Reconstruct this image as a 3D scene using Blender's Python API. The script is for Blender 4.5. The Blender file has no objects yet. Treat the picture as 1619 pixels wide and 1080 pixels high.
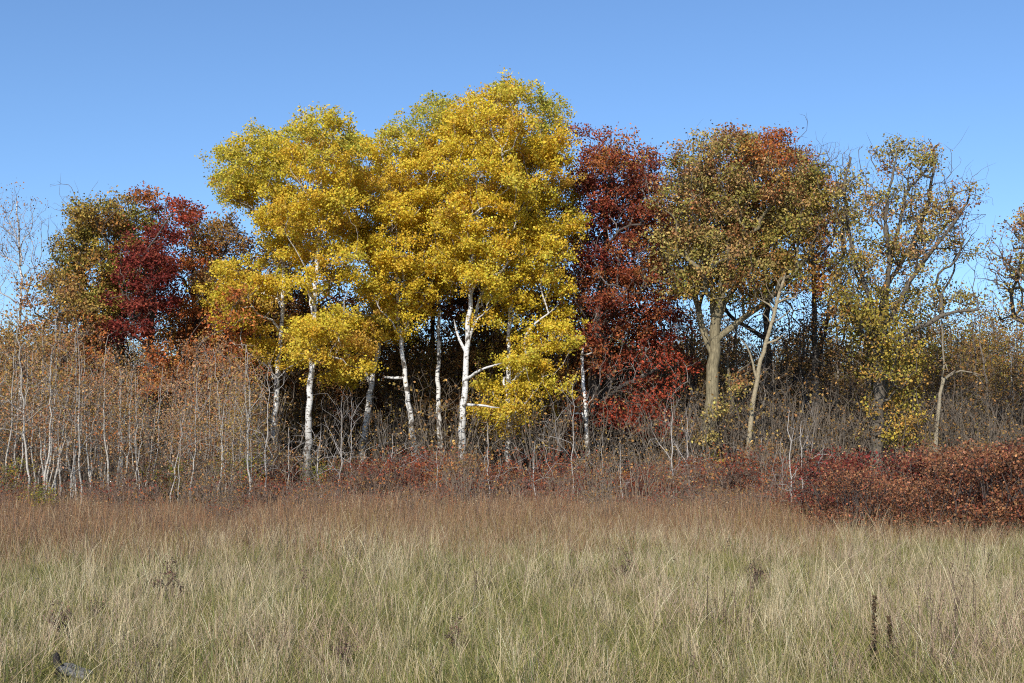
import bpy, math, random
import numpy as np
from mathutils import Vector, Matrix

R = math.radians
SC = bpy.context.scene
COL = SC.collection

# ------------------------------------------------------------------ camera
F_PX, W_PX, H_PX = 1920.0, 1619.0, 1080.0
CAM_H = 1.7
HORIZON_PY = 720.0
PITCH = math.atan((HORIZON_PY - H_PX / 2) / F_PX)
cam_data = bpy.data.cameras.new('camera')
cam_data.sensor_width = 36.0
cam_data.lens = 36.0 * F_PX / W_PX
cam_data.clip_start = 0.1
cam_data.clip_end = 6000
cam = bpy.data.objects.new('camera', cam_data)
cam.location = (0, 0, CAM_H)
cam.rotation_euler = (math.pi / 2 + PITCH, 0, 0)
COL.objects.link(cam)
SC.camera = cam

# ------------------------------------------------------------------ sky, sun, exposure
SUN_EL, SUN_AZ = 32.0, -16.0          # azimuth: degrees to the left of straight behind the camera
sx = math.sin(R(SUN_AZ)) * math.cos(R(SUN_EL))
sy = -math.cos(R(SUN_AZ)) * math.cos(R(SUN_EL))
sz = math.sin(R(SUN_EL))
world = bpy.data.worlds.new('World')
SC.world = world
world.use_nodes = True
wn = world.node_tree.nodes
wl = world.node_tree.links
bg = wn['Background']
sky = wn.new('ShaderNodeTexSky')
sky.sky_type = 'NISHITA'
sky.sun_disc = False
sky.sun_elevation = R(SUN_EL)
sky.sun_rotation = math.atan2(sx, sy)   # clockwise from +Y
sky.altitude = 0
sky.air_density = 1.0
sky.dust_density = 0.5
sky.ozone_density = 7.0
wl.new(sky.outputs[0], bg.inputs[0])
bg.inputs[1].default_value = 0.15
sun_d = bpy.data.lights.new('sun', 'SUN')
sun_d.energy = 5.0
sun_d.angle = R(0.53)
sun_d.color = (1.0, 0.95, 0.87)
sun = bpy.data.objects.new('sun', sun_d)
sun.rotation_euler = Vector((sx, sy, sz)).to_track_quat('Z', 'Y').to_euler()
sun.location = (sx * 80, sy * 80, sz * 80)
COL.objects.link(sun)
SC.view_settings.view_transform = 'Standard'
SC.view_settings.look = 'None'
SC.view_settings.exposure = 0.18
SC.view_settings.gamma = 1.0
SC.render.engine = 'CYCLES'
SC.cycles.use_denoising = False
SC.cycles.filter_width = 1.1
SC.cycles.max_bounces = 6
SC.cycles.diffuse_bounces = 3
SC.cycles.transmission_bounces = 4
SC.cycles.glossy_bounces = 2


# ------------------------------------------------------------------ helpers
def P(px, py, D):
    """point on the plane y = D seen at photo pixel (px, py)"""
    u = (px - W_PX / 2) / F_PX
    v = (H_PX / 2 - py) / F_PX
    c, s = math.cos(PITCH), math.sin(PITCH)
    dy, dz = c - v * s, s + v * c
    t = D / dy
    return np.array((u * t, D, CAM_H + dz * t))


def gx(px, D):
    """ground x under photo column px at distance D"""
    return float(P(px, HORIZON_PY + CAM_H * F_PX / D, D)[0])


def vnoise(x, y, seed=0):
    x = np.asarray(x, float); y = np.asarray(y, float)
    xi = np.floor(x).astype(np.int64); yi = np.floor(y).astype(np.int64)
    fx = x - xi; fy = y - yi
    fx = fx * fx * (3 - 2 * fx); fy = fy * fy * (3 - 2 * fy)

    def h(a, b):
        n = (a * 374761393 + b * 668265263 + seed * 974634777) & 0x7fffffff
        n = ((n ^ (n >> 13)) * 1274126177) & 0x7fffffff
        return ((n ^ (n >> 16)) & 0xffff) / 65535.0
    return (h(xi, yi) * (1 - fx) + h(xi + 1, yi) * fx) * (1 - fy) + (h(xi, yi + 1) * (1 - fx) + h(xi + 1, yi + 1) * fx) * fy


def ground_z(x, y):
    return 0.10 * (vnoise(np.asarray(x) / 7.0, np.asarray(y) / 7.0, 5) - 0.5) * np.clip((np.asarray(y, float) - 2) / 6, 0, 1)


def quad_mesh(name, verts, faces, cols=None, smooth=False, mat=None):
    me = bpy.data.meshes.new(name)
    verts = np.asarray(verts, np.float32); faces = np.asarray(faces, np.int32)
    nv, nf = len(verts), len(faces)
    k = faces.shape[1] if nf else 4
    me.vertices.add(nv)
    me.vertices.foreach_set('co', verts.ravel())
    me.loops.add(nf * k)
    me.loops.foreach_set('vertex_index', faces.ravel())
    me.polygons.add(nf)
    me.polygons.foreach_set('loop_start', np.arange(0, nf * k, k, dtype=np.int32))
    me.polygons.foreach_set('loop_total', np.full(nf, k, np.int32))
    if smooth:
        me.polygons.foreach_set('use_smooth', np.ones(nf, bool))
    if cols is not None:
        c = np.ones((nv, 4), np.float32); c[:, :3] = cols
        a = me.attributes.new('col', 'FLOAT_COLOR', 'POINT')
        a.data.foreach_set('color', c.ravel())
    me.update(calc_edges=True)
    if mat:
        me.materials.append(mat)
    return me


def link(name, data, parent=None, loc=None):
    o = bpy.data.objects.new(name, data)
    COL.objects.link(o)
    if parent is not None:
        o.parent = parent
    if loc is not None:
        o.location = loc
    return o


def tag(o, label=None, cat=None, group=None, kind=None):
    if label: o['label'] = label
    if cat: o['category'] = cat
    if group: o['group'] = group
    if kind: o['kind'] = kind
    return o


# ------------------------------------------------------------------ materials
def new_mat(name):
    m = bpy.data.materials.new(name)
    m.use_nodes = True
    return m, m.node_tree.nodes, m.node_tree.links, m.node_tree.nodes['Principled BSDF']


def leaf_material(name, transl=0.35, rough=0.55, spec=0.25):
    m, n, l, b = new_mat(name)
    at = n.new('ShaderNodeAttribute'); at.attribute_name = 'col'
    b.inputs['Roughness'].default_value = rough
    b.inputs['Specular IOR Level'].default_value = spec
    l.new(at.outputs['Color'], b.inputs['Base Color'])
    tr = n.new('ShaderNodeBsdfTranslucent')
    l.new(at.outputs['Color'], tr.inputs[0])
    mx = n.new('ShaderNodeMixShader'); mx.inputs[0].default_value = transl
    l.new(b.outputs[0], mx.inputs[1]); l.new(tr.outputs[0], mx.inputs[2])
    l.new(mx.outputs[0], n['Material Output'].inputs[0])
    return m


def bark_material(name, scale=(9, 9, 2.0), depth=0.6, bump=0.5):
    m, n, l, b = new_mat(name)
    at = n.new('ShaderNodeAttribute'); at.attribute_name = 'col'
    tc = n.new('ShaderNodeTexCoord')
    mp = n.new('ShaderNodeMapping'); mp.inputs['Scale'].default_value = scale
    l.new(tc.outputs['Object'], mp.inputs[0])
    no = n.new('ShaderNodeTexNoise'); no.inputs['Scale'].default_value = 1.6; no.inputs['Detail'].default_value = 6
    no.inputs['Roughness'].default_value = 0.65
    l.new(mp.outputs[0], no.inputs[0])
    rp = n.new('ShaderNodeMapRange'); rp.inputs[1].default_value = 0.3; rp.inputs[2].default_value = 0.7
    rp.inputs[3].default_value = 1.0 - depth; rp.inputs[4].default_value = 1.0 + depth * 0.6
    l.new(no.outputs[0], rp.inputs[0])
    mx = n.new('ShaderNodeMix'); mx.data_type = 'RGBA'; mx.blend_type = 'MULTIPLY'; mx.inputs[0].default_value = 1.0
    l.new(at.outputs['Color'], mx.inputs[6]); l.new(rp.outputs[0], mx.inputs[7])
    l.new(mx.outputs[2], b.inputs['Base Color'])
    b.inputs['Roughness'].default_value = 0.9
    b.inputs['Specular IOR Level'].default_value = 0.15
    bu = n.new('ShaderNodeBump'); bu.inputs['Strength'].default_value = bump; bu.inputs['Distance'].default_value = 0.05
    l.new(no.outputs[0], bu.inputs['Height']); l.new(bu.outputs[0], b.inputs['Normal'])
    return m


def birch_material():
    m, n, l, b = new_mat('birch_bark')
    at = n.new('ShaderNodeAttribute'); at.attribute_name = 'col'
    tc = n.new('ShaderNodeTexCoord')

    def noise(scale, sc, detail, lo, hi):
        mp = n.new('ShaderNodeMapping'); mp.inputs['Scale'].default_value = scale
        l.new(tc.outputs['Object'], mp.inputs[0])
        no = n.new('ShaderNodeTexNoise'); no.inputs['Scale'].default_value = sc; no.inputs['Detail'].default_value = detail
        l.new(mp.outputs[0], no.inputs[0])
        rp = n.new('ShaderNodeMapRange'); rp.inputs[1].default_value = lo; rp.inputs[2].default_value = hi
        l.new(no.outputs[0], rp.inputs[0])
        return rp.outputs[0]
    dash = noise((5, 5, 16), 1.0, 3, 0.57, 0.63)      # short dark lenticel bands
    patch = noise((2.2, 2.2, 1.7), 1.4, 4, 0.54, 0.62)  # large corky patches
    mxx = n.new('ShaderNodeMath'); mxx.operation = 'MAXIMUM'
    l.new(dash, mxx.inputs[0]); l.new(patch, mxx.inputs[1])
    mx = n.new('ShaderNodeMix'); mx.data_type = 'RGBA'
    l.new(mxx.outputs[0], mx.inputs[0])
    l.new(at.outputs['Color'], mx.inputs[6]); mx.inputs[7].default_value = (0.085, 0.07, 0.055, 1)
    l.new(mx.outputs[2], b.inputs['Base Color'])
    b.inputs['Roughness'].default_value = 0.75
    b.inputs['Specular IOR Level'].default_value = 0.2
    return m


M_LEAF = leaf_material('autumn_leaf', 0.45)
M_DRY = leaf_material('dry_leaf', 0.2, 0.7, 0.1)
M_GRASS = leaf_material('meadow_grass', 0.2, 0.6, 0.2)
M_BARK = bark_material('furrowed_bark')
M_STEM = bark_material('smooth_stem', (6, 6, 9), 0.45, 0.15)
M_BIRCH = birch_material()

# ------------------------------------------------------------------ tree building
class Skeleton:
    def __init__(self, rng, step=0.4):
        self.cap = 40000
        self.pos = np.zeros((self.cap, 3)); self.par = np.full(self.cap, -1, int)
        self.plen = np.zeros(self.cap); self.dir = np.zeros((self.cap, 3))
        self.trunk = np.zeros(self.cap, bool); self.ok = np.ones(self.cap, bool)
        self.n = 0; self.rng = rng; self.step = step; self.min_r = {}

    def add(self, p, par, trunk=False):
        i = self.n; self.n += 1
        self.pos[i] = p; self.par[i] = par; self.trunk[i] = trunk
        if par >= 0:
            d = p - self.pos[par]; L = math.sqrt(d @ d) + 1e-9
            self.dir[i] = d / L; self.plen[i] = self.plen[par] + L
        else:
            self.dir[i] = (0, 0, 1)
        return i

    def polyline(self, pts, par=-1, trunk=True, wig=0.03, zmin=0.0):
        """Catmull-Rom through pts; par -1 starts a new root"""
        pts = np.asarray(pts, float)
        if par >= 0:
            pts = np.vstack([self.pos[par], pts])
        ext = np.vstack([2 * pts[0] - pts[1], pts, 2 * pts[-1] - pts[-2]])
        last = par
        if par < 0:
            last = self.add(pts[0], -1, trunk)
        for k in range(len(pts) - 1):
            a, b, c, d = ext[k:k + 4]
            L = np.linalg.norm(c - b); m = max(1, int(round(L / self.step)))
            for t in np.arange(1, m + 1) / m:
                q = 0.5 * ((2 * b) + (c - a) * t + (2 * a - 5 * b + 4 * c - d) * t * t + (3 * b - a - 3 * c + d) * t ** 3)
                q = q + self.rng.normal(0, wig, 3) * (1, 1, 0.3)
                last = self.add(q, last, trunk)
        return last

    def connect(self, tgt, w=0.5, c=0.25, wig=0.05, up=0.15):
        n = self.n
        d = tgt - self.pos[:n]
        L = np.sqrt((d * d).sum(1)) + 1e-6
        cost = L * (1 + w * (1 - d[:, 2] / L)) + c * self.plen[:n] + np.where(self.ok[:n], 0, 50)
        i = int(cost.argmin()); Li = L[i]
        if Li < 0.06 or n > self.cap - 200:
            return i
        p0 = self.pos[i].copy()
        t0 = 0.45 * self.dir[i] + 0.8 * d[i] / Li + np.array((0, 0, up))
        t0 /= np.linalg.norm(t0)
        p1 = p0 + t0 * Li * 0.5
        m = max(1, int(math.ceil(Li / self.step)))
        off = self.rng.normal(0, wig * Li, 3)
        off2 = self.rng.normal(0, wig * Li * 0.6, 3)
        last = i
        for t in np.arange(1, m + 1) / m:
            q = (1 - t) ** 2 * p0 + 2 * t * (1 - t) * p1 + t * t * tgt
            q = q + off * math.sin(math.pi * t) + off2 * math.sin(2 * math.pi * t)
            if m > 2 and t < 1:
                q = q + self.rng.normal(0, 0.03, 3)
            last = self.add(q, last)
        return last

    def radii(self, base_r, tip=0.006, ex=2.2, taper=None):
        n = self.n
        area = [0.0] * n; par = self.par[:n].tolist(); ta = tip ** ex
        kids = [[] for _ in range(n)]
        for i in range(n - 1, -1, -1):
            if area[i] == 0.0:
                area[i] = ta
            if par[i] >= 0:
                area[par[i]] += area[i]; kids[par[i]].append(i)
        r = np.array(area) ** (1 / ex)
        r0 = max(r[0], 1e-5)
        if base_r > tip:
            r = tip + (r - tip) * (base_r - tip) / max(r0 - tip, 1e-5)
        if taper is not None:
            tr = np.nonzero(self.trunk[:n])[0]
            tl = self.plen[tr].max() + 1e-6
            prof = base_r * (1 - taper * self.plen[tr] / tl)
            r[tr] = np.maximum(np.minimum(r[tr] * 3, prof), tip)
        for i, m in self.min_r.items():
            r[i] = max(r[i], m)
        for i in range(1, n):
            if par[i] >= 0:
                lim = 0.6 if (self.trunk[par[i]] and not self.trunk[i]) else 0.97
                if r[i] > r[par[i]] * lim:
                    r[i] = r[par[i]] * lim
        self.r = np.maximum(r, tip * 0.7); self.kids = kids
        return self.r

    def chains(self):
        n = self.n; r = self.r; kids = self.kids
        starts = [(-1, i) for i in range(n) if self.par[i] < 0]
        out = []
        while starts:
            p, i = starts.pop()
            ch = [] if p < 0 else [p]
            while True:
                ch.append(i)
                ks = kids[i]
                if not ks: break
                m = max(ks, key=lambda k: (self.trunk[k], r[k]))
                for k in ks:
                    if k != m: starts.append((i, k))
                i = m
            out.append((p >= 0, ch))
        return out


def tubes(sk, chains, sides, colfun):
    V, Fc, C = [], [], []
    base = 0
    ang = np.arange(sides) * 2 * math.pi / sides
    ca, sa = np.cos(ang), np.sin(ang)
    for sub, ch in chains:
        idx = np.array(ch); p = sk.pos[idx]; r = sk.r[idx].copy()
        if len(ch) < 2: continue
        if sub: r[0] = min(r[0], r[1] * 1.25)
        d = np.gradient(p, axis=0)
        d /= np.linalg.norm(d, axis=1)[:, None] + 1e-9
        r[-1] *= 0.4
        ref = np.where(np.abs(d[:, 2:3]) > 0.8, np.array([[0.0, 1.0, 0.0]]), np.array([[0.0, 0.0, 1.0]]))
        if len(ch) > 1:
            ref = np.broadcast_to(np.array([[0.0, 1.0, 0.0]]) if abs(d[:, 2]).mean() > 0.5 else np.array([[0.0, 0.15, 1.0]]), d.shape)
        a = np.cross(d, ref); a /= np.linalg.norm(a, axis=1)[:, None] + 1e-9
        b = np.cross(d, a)
        ring = p[:, None, :] + r[:, None, None] * (a[:, None, :] * ca[None, :, None] + b[:, None, :] * sa[None, :, None])
        k = len(ch)
        V.append(ring.reshape(-1, 3))
        C.append(np.repeat(colfun(r, p, sk.trunk[idx]), sides, axis=0))
        i0 = base + np.arange(k - 1)[:, None] * sides + np.arange(sides)[None, :]
        i1 = base + np.arange(k - 1)[:, None] * sides + ((np.arange(sides) + 1) % sides)[None, :]
        Fc.append(np.stack([i0, i0 + sides, i1 + sides, i1], -1).reshape(-1, 4))
        base += k * sides
    if not V:
        return np.zeros((0, 3)), np.zeros((0, 4), int), np.zeros((0, 3))
    return np.vstack(V), np.vstack(Fc), np.vstack(C)


def merge(parts):
    V, Fc, C = [], [], []; b = 0
    for v, f, c in parts:
        V.append(v); Fc.append(f + b); C.append(c); b += len(v)
    return np.vstack(V), np.vstack(Fc), np.vstack(C)


def leaves_geo(rng, cen, size, cols, aspect=0.7, face=(-0.15, -0.6, 0.45), bias=0.5, droop=0.25):
    """one folded four-point leaf per centre"""
    n = len(cen)
    nrm = rng.normal(0, 1, (n, 3)); nrm /= np.linalg.norm(nrm, axis=1)[:, None]
    nrm = nrm + bias * np.asarray(face); nrm /= np.linalg.norm(nrm, axis=1)[:, None]
    ax = rng.normal(0, 1, (n, 3)); ax[:, 2] -= droop
    ax -= (ax * nrm).sum(1)[:, None] * nrm; ax /= np.linalg.norm(ax, axis=1)[:, None] + 1e-9
    bx = np.cross(nrm, ax)
    s = size * rng.uniform(0.65, 1.3, n)
    L = s[:, None] * 0.5; Wd = L * aspect
    fold = nrm * (s * rng.uniform(0.02, 0.2, n))[:, None]
    v = np.stack([cen - ax * L, cen + bx * Wd + fold - ax * L * 0.1, cen + ax * L, cen - bx * Wd + fold - ax * L * 0.1], 1)
    f = np.arange(n * 4).reshape(n, 4)
    return v.reshape(-1, 3), f, np.repeat(cols, 4, axis=0)


def pick_cols(rng, pal, n, jit=0.16):
    w = np.array([p[1] for p in pal], float); w /= w.sum()
    base = np.array([p[0] for p in pal])[rng.choice(len(pal), n, p=w)]
    return base


def crown_points(rng, lobes, clump_per_m3=0.9, per_clump=5, spread=0.34, flat=0.7, shell=0.4):
    """lobes: (centre, (rx, ry, rz), palette). Returns targets, clump id colours"""
    T, CI, big = [], [], []
    for cen, rad, pal, *dn in lobes:
        cen = np.asarray(cen); rad = np.asarray(rad)
        big.append(cen)
        vol = 4.19 * rad.prod()
        k = max(2, int(round(vol * clump_per_m3 * (dn[0] if dn else 1.0))))
        d = rng.normal(0, 1, (k, 3)); d /= np.linalg.norm(d, axis=1)[:, None]
        rr = rng.uniform(0, 1, k) ** (1 / 3.0)
        rr = rr * (1 - shell) + shell * (0.70 + 0.45 * rng.uniform(0, 1, k))
        rr = rr * np.where((rng.uniform(0, 1, k) < 0.1) & (d[:, 2] > 0.1), 1.3, 1.0)    # sprigs beyond the outline
        cl = cen + d * rad * rr[:, None]
        ccol = pick_cols(rng, pal, k)
        for c, q in zip(cl, ccol):
            m = max(1, rng.poisson(per_clump))
            T.append(c + rng.normal(0, spread, (m, 3)) * (1, 1, flat))
            CI.append(np.repeat(q[None], m, 0))
    return np.array(big), np.vstack(T), np.vstack(CI)


def build_tree(seed, trunks, lobes, base_r, *, limbs=(), step=0.45, w=0.5, c=0.25, wig=0.05, up=0.15,
               clump=0.9, per_clump=5, spread=0.34, flat=0.7, shell=0.4, leaves=18, leaf_sig=0.17, leaf_size=0.1,
               keep=1.0, bare=(), tip=0.006, ex=2.2, taper=None, min_branch=0.0, trunk_wig=0.03,
               bark=(0.16, 0.13, 0.10), twig=(0.13, 0.10, 0.085), birch=False, bark_mat=None, leaf_mat=None,
               aspect=0.7, face_bias=0.5, droop=0.25, trunk_thr=0.06, limb_r=0.06, name='tree', jit=0.18):
    """returns trunk, branch and crown meshes in the coordinates given"""
    rng = np.random.default_rng(seed)
    sk = Skeleton(rng, step)
    for t in trunks:
        sk.polyline(t, -1, True, trunk_wig)
    ntr = sk.n
    if min_branch > 0:
        sk.ok[:ntr] = sk.pos[:ntr, 2] - sk.pos[0, 2] >= min_branch
    for lb in limbs:
        p0 = np.asarray(lb[0]); i = int(((sk.pos[:ntr] - p0) ** 2).sum(1).argmin())
        n0 = sk.n
        sk.polyline(lb[1:], i, False, 0.03)
        for q in range(n0, sk.n):
            sk.min_r[q] = limb_r * (1 - 0.65 * (q - n0) / max(1, sk.n - n0))
    big, T, CI = crown_points(rng, lobes, clump, per_clump, spread, flat, shell)
    for b in big[rng.permutation(len(big))]:
        sk.connect(b, w, c, wig * 1.4, up)
    for i in rng.permutation(len(T)):
        sk.connect(T[i], w, c, wig, up)
    for cen, rad, k in bare:                       # bare twig sprays
        q = np.asarray(cen) + np.clip(rng.normal(0, 0.5, (k, 3)), -1, 1) * np.asarray(rad)
        for t in q:
            sk.connect(t, w, c, wig, up)
    sk.radii(base_r, tip, ex, taper)
    ch = sk.chains()
    bark = np.asarray(bark); twig = np.asarray(twig)
    zb = sk.pos[0, 2]

    def colfun(r, p, tr):
        t = np.clip((r - tip) / 0.05, 0, 1)[:, None]
        cc = twig * (1 - t) + bark * t
        if birch:
            low = np.clip(1.2 - (p[:, 2] - zb) / 3.6, 0, 1)[:, None] * tr[:, None]     # corky grey foot
            cc = cc * (1 - low * np.array((0.66, 0.69, 0.74)))
        return cc
    tch = [x for x in ch if sk.r[x[1][1] if len(x[1]) > 1 else x[1][0]] > trunk_thr or not x[0]]
    bch = [x for x in ch if not (sk.r[x[1][1] if len(x[1]) > 1 else x[1][0]] > trunk_thr or not x[0])]
    mid = [x for x in bch if sk.r[x[1][1]] > 0.025]
    thin = [x for x in bch if not sk.r[x[1][1]] > 0.025]
    bm = bark_mat or M_BARK
    tm = quad_mesh(name + '_trunk', *tubes(sk, tch, 9, colfun), smooth=True, mat=bm)
    parts = [g for g in (tubes(sk, mid, 5, colfun), tubes(sk, thin, 3, colfun)) if len(g[0])]
    brm = quad_mesh(name + '_branches', *merge(parts), smooth=True, mat=bm) if parts else None
    m = rng.uniform(0, 1, len(T)) < keep
    Tk, Ck = T[m], CI[m]
    crm = None
    if leaves > 0 and len(Tk):
        cnt = rng.poisson(leaves, len(Tk))
        cen = np.repeat(Tk, cnt, 0); cols = np.repeat(Ck, cnt, 0)
        cen = cen + rng.normal(0, leaf_sig, cen.shape) * (1, 1, 0.8)
        cols = cols * np.exp(rng.normal(0, jit, (len(cols), 1))) * np.exp(rng.normal(0, 0.07, (len(cols), 3)))
        v, f, cc = leaves_geo(rng, cen, leaf_size, np.clip(cols, 0, 0.9), aspect, bias=face_bias, droop=droop)
        crm = quad_mesh(name + '_crown', v, f, cc, mat=leaf_mat or M_LEAF)
    return tm, brm, crm


def assemble(name, meshes, loc=(0, 0, 0), rz=0.0, scale=1.0, parts=('trunk', 'branches', 'crown')):
    root = bpy.data.objects.new(name, None)
    root.empty_display_size = 0.3
    COL.objects.link(root)
    root.location = loc; root.rotation_euler = (0, 0, rz)
    root.scale = (scale,) * 3 if np.isscalar(scale) else scale
    for nm, me in zip(parts, meshes):
        if me is not None:
            q = link(nm, me, root)
            if nm in ('branches', 'crown', 'leaves', 'stems'):
                q['kind'] = 'stuff'      # twigs and leaves too fine to pick apart
    return root


def photo_tree(name, label, D, base_px, trunk, lobes, base_r, *, seed, limbs=(), bare=(), depth=1.0, more_trunks=(),
               cat='tree', group=None, back=0, lobe_scale=1.0, **kw):
    """a tree laid out from photo columns and rows at the distance D its foot has on the ground"""
    rng = np.random.default_rng(seed + 999)
    x0 = gx(base_px, D)
    base = np.array((x0, D, float(ground_z(x0, D)) - 0.05))

    def pt(q):
        return P(q[0], q[1], D + (q[2] if len(q) > 2 else 0.0)) * np.array((1, 1, 1)) - base

    tr = [[np.zeros(3)] + [pt(q) for q in trunk]]
    for mt in more_trunks:
        xb = gx(mt[0], D) - x0
        tr.append([np.array((xb, 0.0, 0.0))] + [pt(q) for q in mt[1:]])
    lm = [[pt(q) for q in lb] for lb in limbs]
    s = D / F_PX
    L = []
    for (px, py, rx, ry, pal, *dn) in lobes:
        rx, ry = rx * lobe_scale, ry * lobe_scale
        rd = 0.5 * (rx + ry) * s
        for k in range(1 + back):
            dy = rng.uniform(-1, -0.1) * depth if k == 0 else rng.uniform(0.3, 1.4) * depth
            cen = P(px, py, D + dy) - base
            L.append((cen, (rx * s, max(rd, 0.5), ry * s), pal, *dn))
    br = [(P(px, py, D + rng.uniform(-.5, .5)) - base, (rx * s, 0.5 * (rx + ry) * s, ry * s), k) for px, py, rx, ry, k in bare]
    ms = build_tree(seed, tr, L, base_r, limbs=lm, bare=br, name=name, **kw)
    o = assemble(name, ms, base)
    return tag(o, label, cat, group)


# palettes (linear base colours)
YEL = [((0.72, 0.53, 0.05), 7), ((0.70, 0.47, 0.045), 3), ((0.60, 0.48, 0.055), 3), ((0.50, 0.31, 0.05), 0.6)]
YGR = [((0.55, 0.46, 0.06), 4), ((0.64, 0.50, 0.05), 4), ((0.42, 0.39, 0.06), 2)]
GOLD = [((0.66, 0.45, 0.05), 4), ((0.68, 0.51, 0.055), 5), ((0.56, 0.34, 0.05), 1.5)]
OLV = [((0.26, 0.195, 0.04), 4), ((0.33, 0.215, 0.05), 3), ((0.19, 0.16, 0.035), 2), ((0.30, 0.15, 0.04), 2)]
TANO = [((0.34, 0.255, 0.08), 5), ((0.27, 0.22, 0.055), 5), ((0.36, 0.21, 0.085), 3), ((0.24, 0.11, 0.04), 2)]
RUST = [((0.36, 0.13, 0.035), 4), ((0.30, 0.085, 0.027), 3), ((0.36, 0.20, 0.05), 1)]
RED = [((0.24, 0.062, 0.028), 5), ((0.17, 0.042, 0.024), 3), ((0.27, 0.10, 0.036), 3)]
CRIM = [((0.28, 0.055, 0.027), 5), ((0.21, 0.045, 0.024), 3)]
MAR = [((0.15, 0.027, 0.020), 5), ((0.20, 0.045, 0.028), 3)]
BRO = [((0.24, 0.14, 0.05), 4), ((0.30, 0.16, 0.055), 3), ((0.19, 0.11, 0.045), 2)]
PINK = [((0.38, 0.22, 0.11), 4), ((0.30, 0.155, 0.075), 5), ((0.44, 0.28, 0.13), 1)]
TAN = [((0.36, 0.225, 0.07), 4), ((0.29, 0.18, 0.055), 4), ((0.30, 0.145, 0.06), 3)]
YOL = [((0.36, 0.265, 0.045), 5), ((0.29, 0.23, 0.045), 4), ((0.38, 0.215, 0.05), 3)]

# ------------------------------------------------------------------ the ground
def make_ground():
    xs = np.unique(np.concatenate([np.linspace(-3000, -80, 12), np.linspace(-80, 80, 161), np.linspace(80, 3000, 12)]))
    ys = np.unique(np.concatenate([np.linspace(-400, -10, 6), np.linspace(-10, 140, 151), np.linspace(140, 5000, 14)]))
    X, Y = np.meshgrid(xs, ys)
    Z = np.where((abs(X) < 80) & (Y < 140), ground_z(X, Y), 0)
    v = np.stack([X, Y, Z], -1).reshape(-1, 3)
    nx = len(xs)
    i = (np.arange(len(ys) - 1)[:, None] * nx + np.arange(nx - 1)[None]).ravel()
    f = np.stack([i, i + 1, i + nx + 1, i + nx], -1)
    m, n, l, b = new_mat('meadow_soil')
    tc = n.new('ShaderNodeTexCoord')
    n1 = n.new('ShaderNodeTexNoise'); n1.inputs['Scale'].default_value = 1.1; n1.inputs['Detail'].default_value = 8
    n2 = n.new('ShaderNodeTexNoise'); n2.inputs['Scale'].default_value = 22; n2.inputs['Detail'].default_value = 6
    l.new(tc.outputs['Object'], n1.inputs[0]); l.new(tc.outputs['Object'], n2.inputs[0])
    ad = n.new('ShaderNodeMath'); ad.operation = 'ADD'
    l.new(n1.outputs[0], ad.inputs[0]); l.new(n2.outputs[0], ad.inputs[1])
    rp = n.new('ShaderNodeValToRGB')
    mr = n.new('ShaderNodeMath'); mr.operation = 'MULTIPLY'; mr.inputs[1].default_value = 0.5
    l.new(ad.outputs[0], mr.inputs[0]); l.new(mr.outputs[0], rp.inputs[0])
    e = rp.color_ramp.elements
    e[0].position = 0.36; e[0].color = (0.045, 0.035, 0.018, 1)
    e[1].position = 0.66; e[1].color = (0.20, 0.15, 0.075, 1)
    k = e.new(0.5); k.color = (0.10, 0.085, 0.035, 1)
    l.new(rp.outputs[0], b.inputs['Base Color'])
    b.inputs['Roughness'].default_value = 0.95
    bu = n.new('ShaderNodeBump'); bu.inputs['Distance'].default_value = 0.04
    l.new(n2.outputs[0], bu.inputs['Height']); l.new(bu.outputs[0], b.inputs['Normal'])
    o = link('ground', quad_mesh('ground', v, f, smooth=True, mat=m))
    tag(o, 'flat meadow ground under the grass and the wood', kind='structure')


make_ground()

# ------------------------------------------------------------------ the yellow birches
BK = dict(lobe_scale=1.1, base_r=0.2, step=0.4, w=0.55, c=0.22, clump=1.0, per_clump=7, leaves=44, leaf_sig=0.16, leaf_size=0.108,
          spread=0.40, flat=0.42, bark=(0.62, 0.60, 0.56), twig=(0.20, 0.16, 0.13), birch=True, bark_mat=M_BIRCH, tip=0.006,
          taper=0.95, aspect=0.9, depth=2.2, back=1, shell=0.35, min_branch=5.0, face_bias=0.9, limb_r=0.075)


def birch(label, D, bx, trunk, lobes, seed, **kw):
    k = dict(BK); k.update(kw)
    br = k.pop('base_r')
    return photo_tree('birch_tree', label, D, bx, trunk, lobes, br, seed=seed, group='golden birches at the wood edge', **k)


birch('golden birch with patchy white trunk, its crown spreading out beside the maroon oak', 60, 432,
      [(434, 690), (438, 600), (446, 500), (447, 400), (440, 300), (425, 225)],
      [(398, 262, 50, 42, YGR), (370, 300, 30, 30, YGR), (440, 222, 42, 24, YGR), (425, 320, 55, 32, YEL), (408, 345, 30, 18, YEL),
       (350, 445, 36, 32, GOLD), (392, 470, 45, 26, YEL), (440, 405, 42, 28, YEL), (440, 545, 48, 34, GOLD), (408, 570, 24, 18, GOLD),
       (330, 470, 16, 18, YEL), (375, 495, 30, 20, YEL), (420, 445, 34, 20, YEL), (450, 265, 34, 30, YGR), (470, 345, 45, 30, YEL)], 11)
birch('golden birch with scaly white lower trunk and thin bare sapling at its foot', 56.5, 485,
      [(487, 700), (491, 600), (497, 490), (503, 380), (508, 280), (512, 200)],
      [(515, 212, 42, 30, YGR), (508, 262, 50, 40, YEL), (492, 312, 50, 36, YEL), (530, 322, 40, 36, YEL), (500, 372, 55, 34, GOLD),
       (525, 415, 44, 28, YEL), (488, 462, 26, 22, YEL), (512, 520, 36, 26, YEL), (530, 566, 50, 34, GOLD), (485, 545, 30, 34, GOLD),
       (490, 200, 14, 20, YGR), (548, 220, 22, 22, YGR), (545, 505, 28, 16, YEL)], 12)
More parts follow.
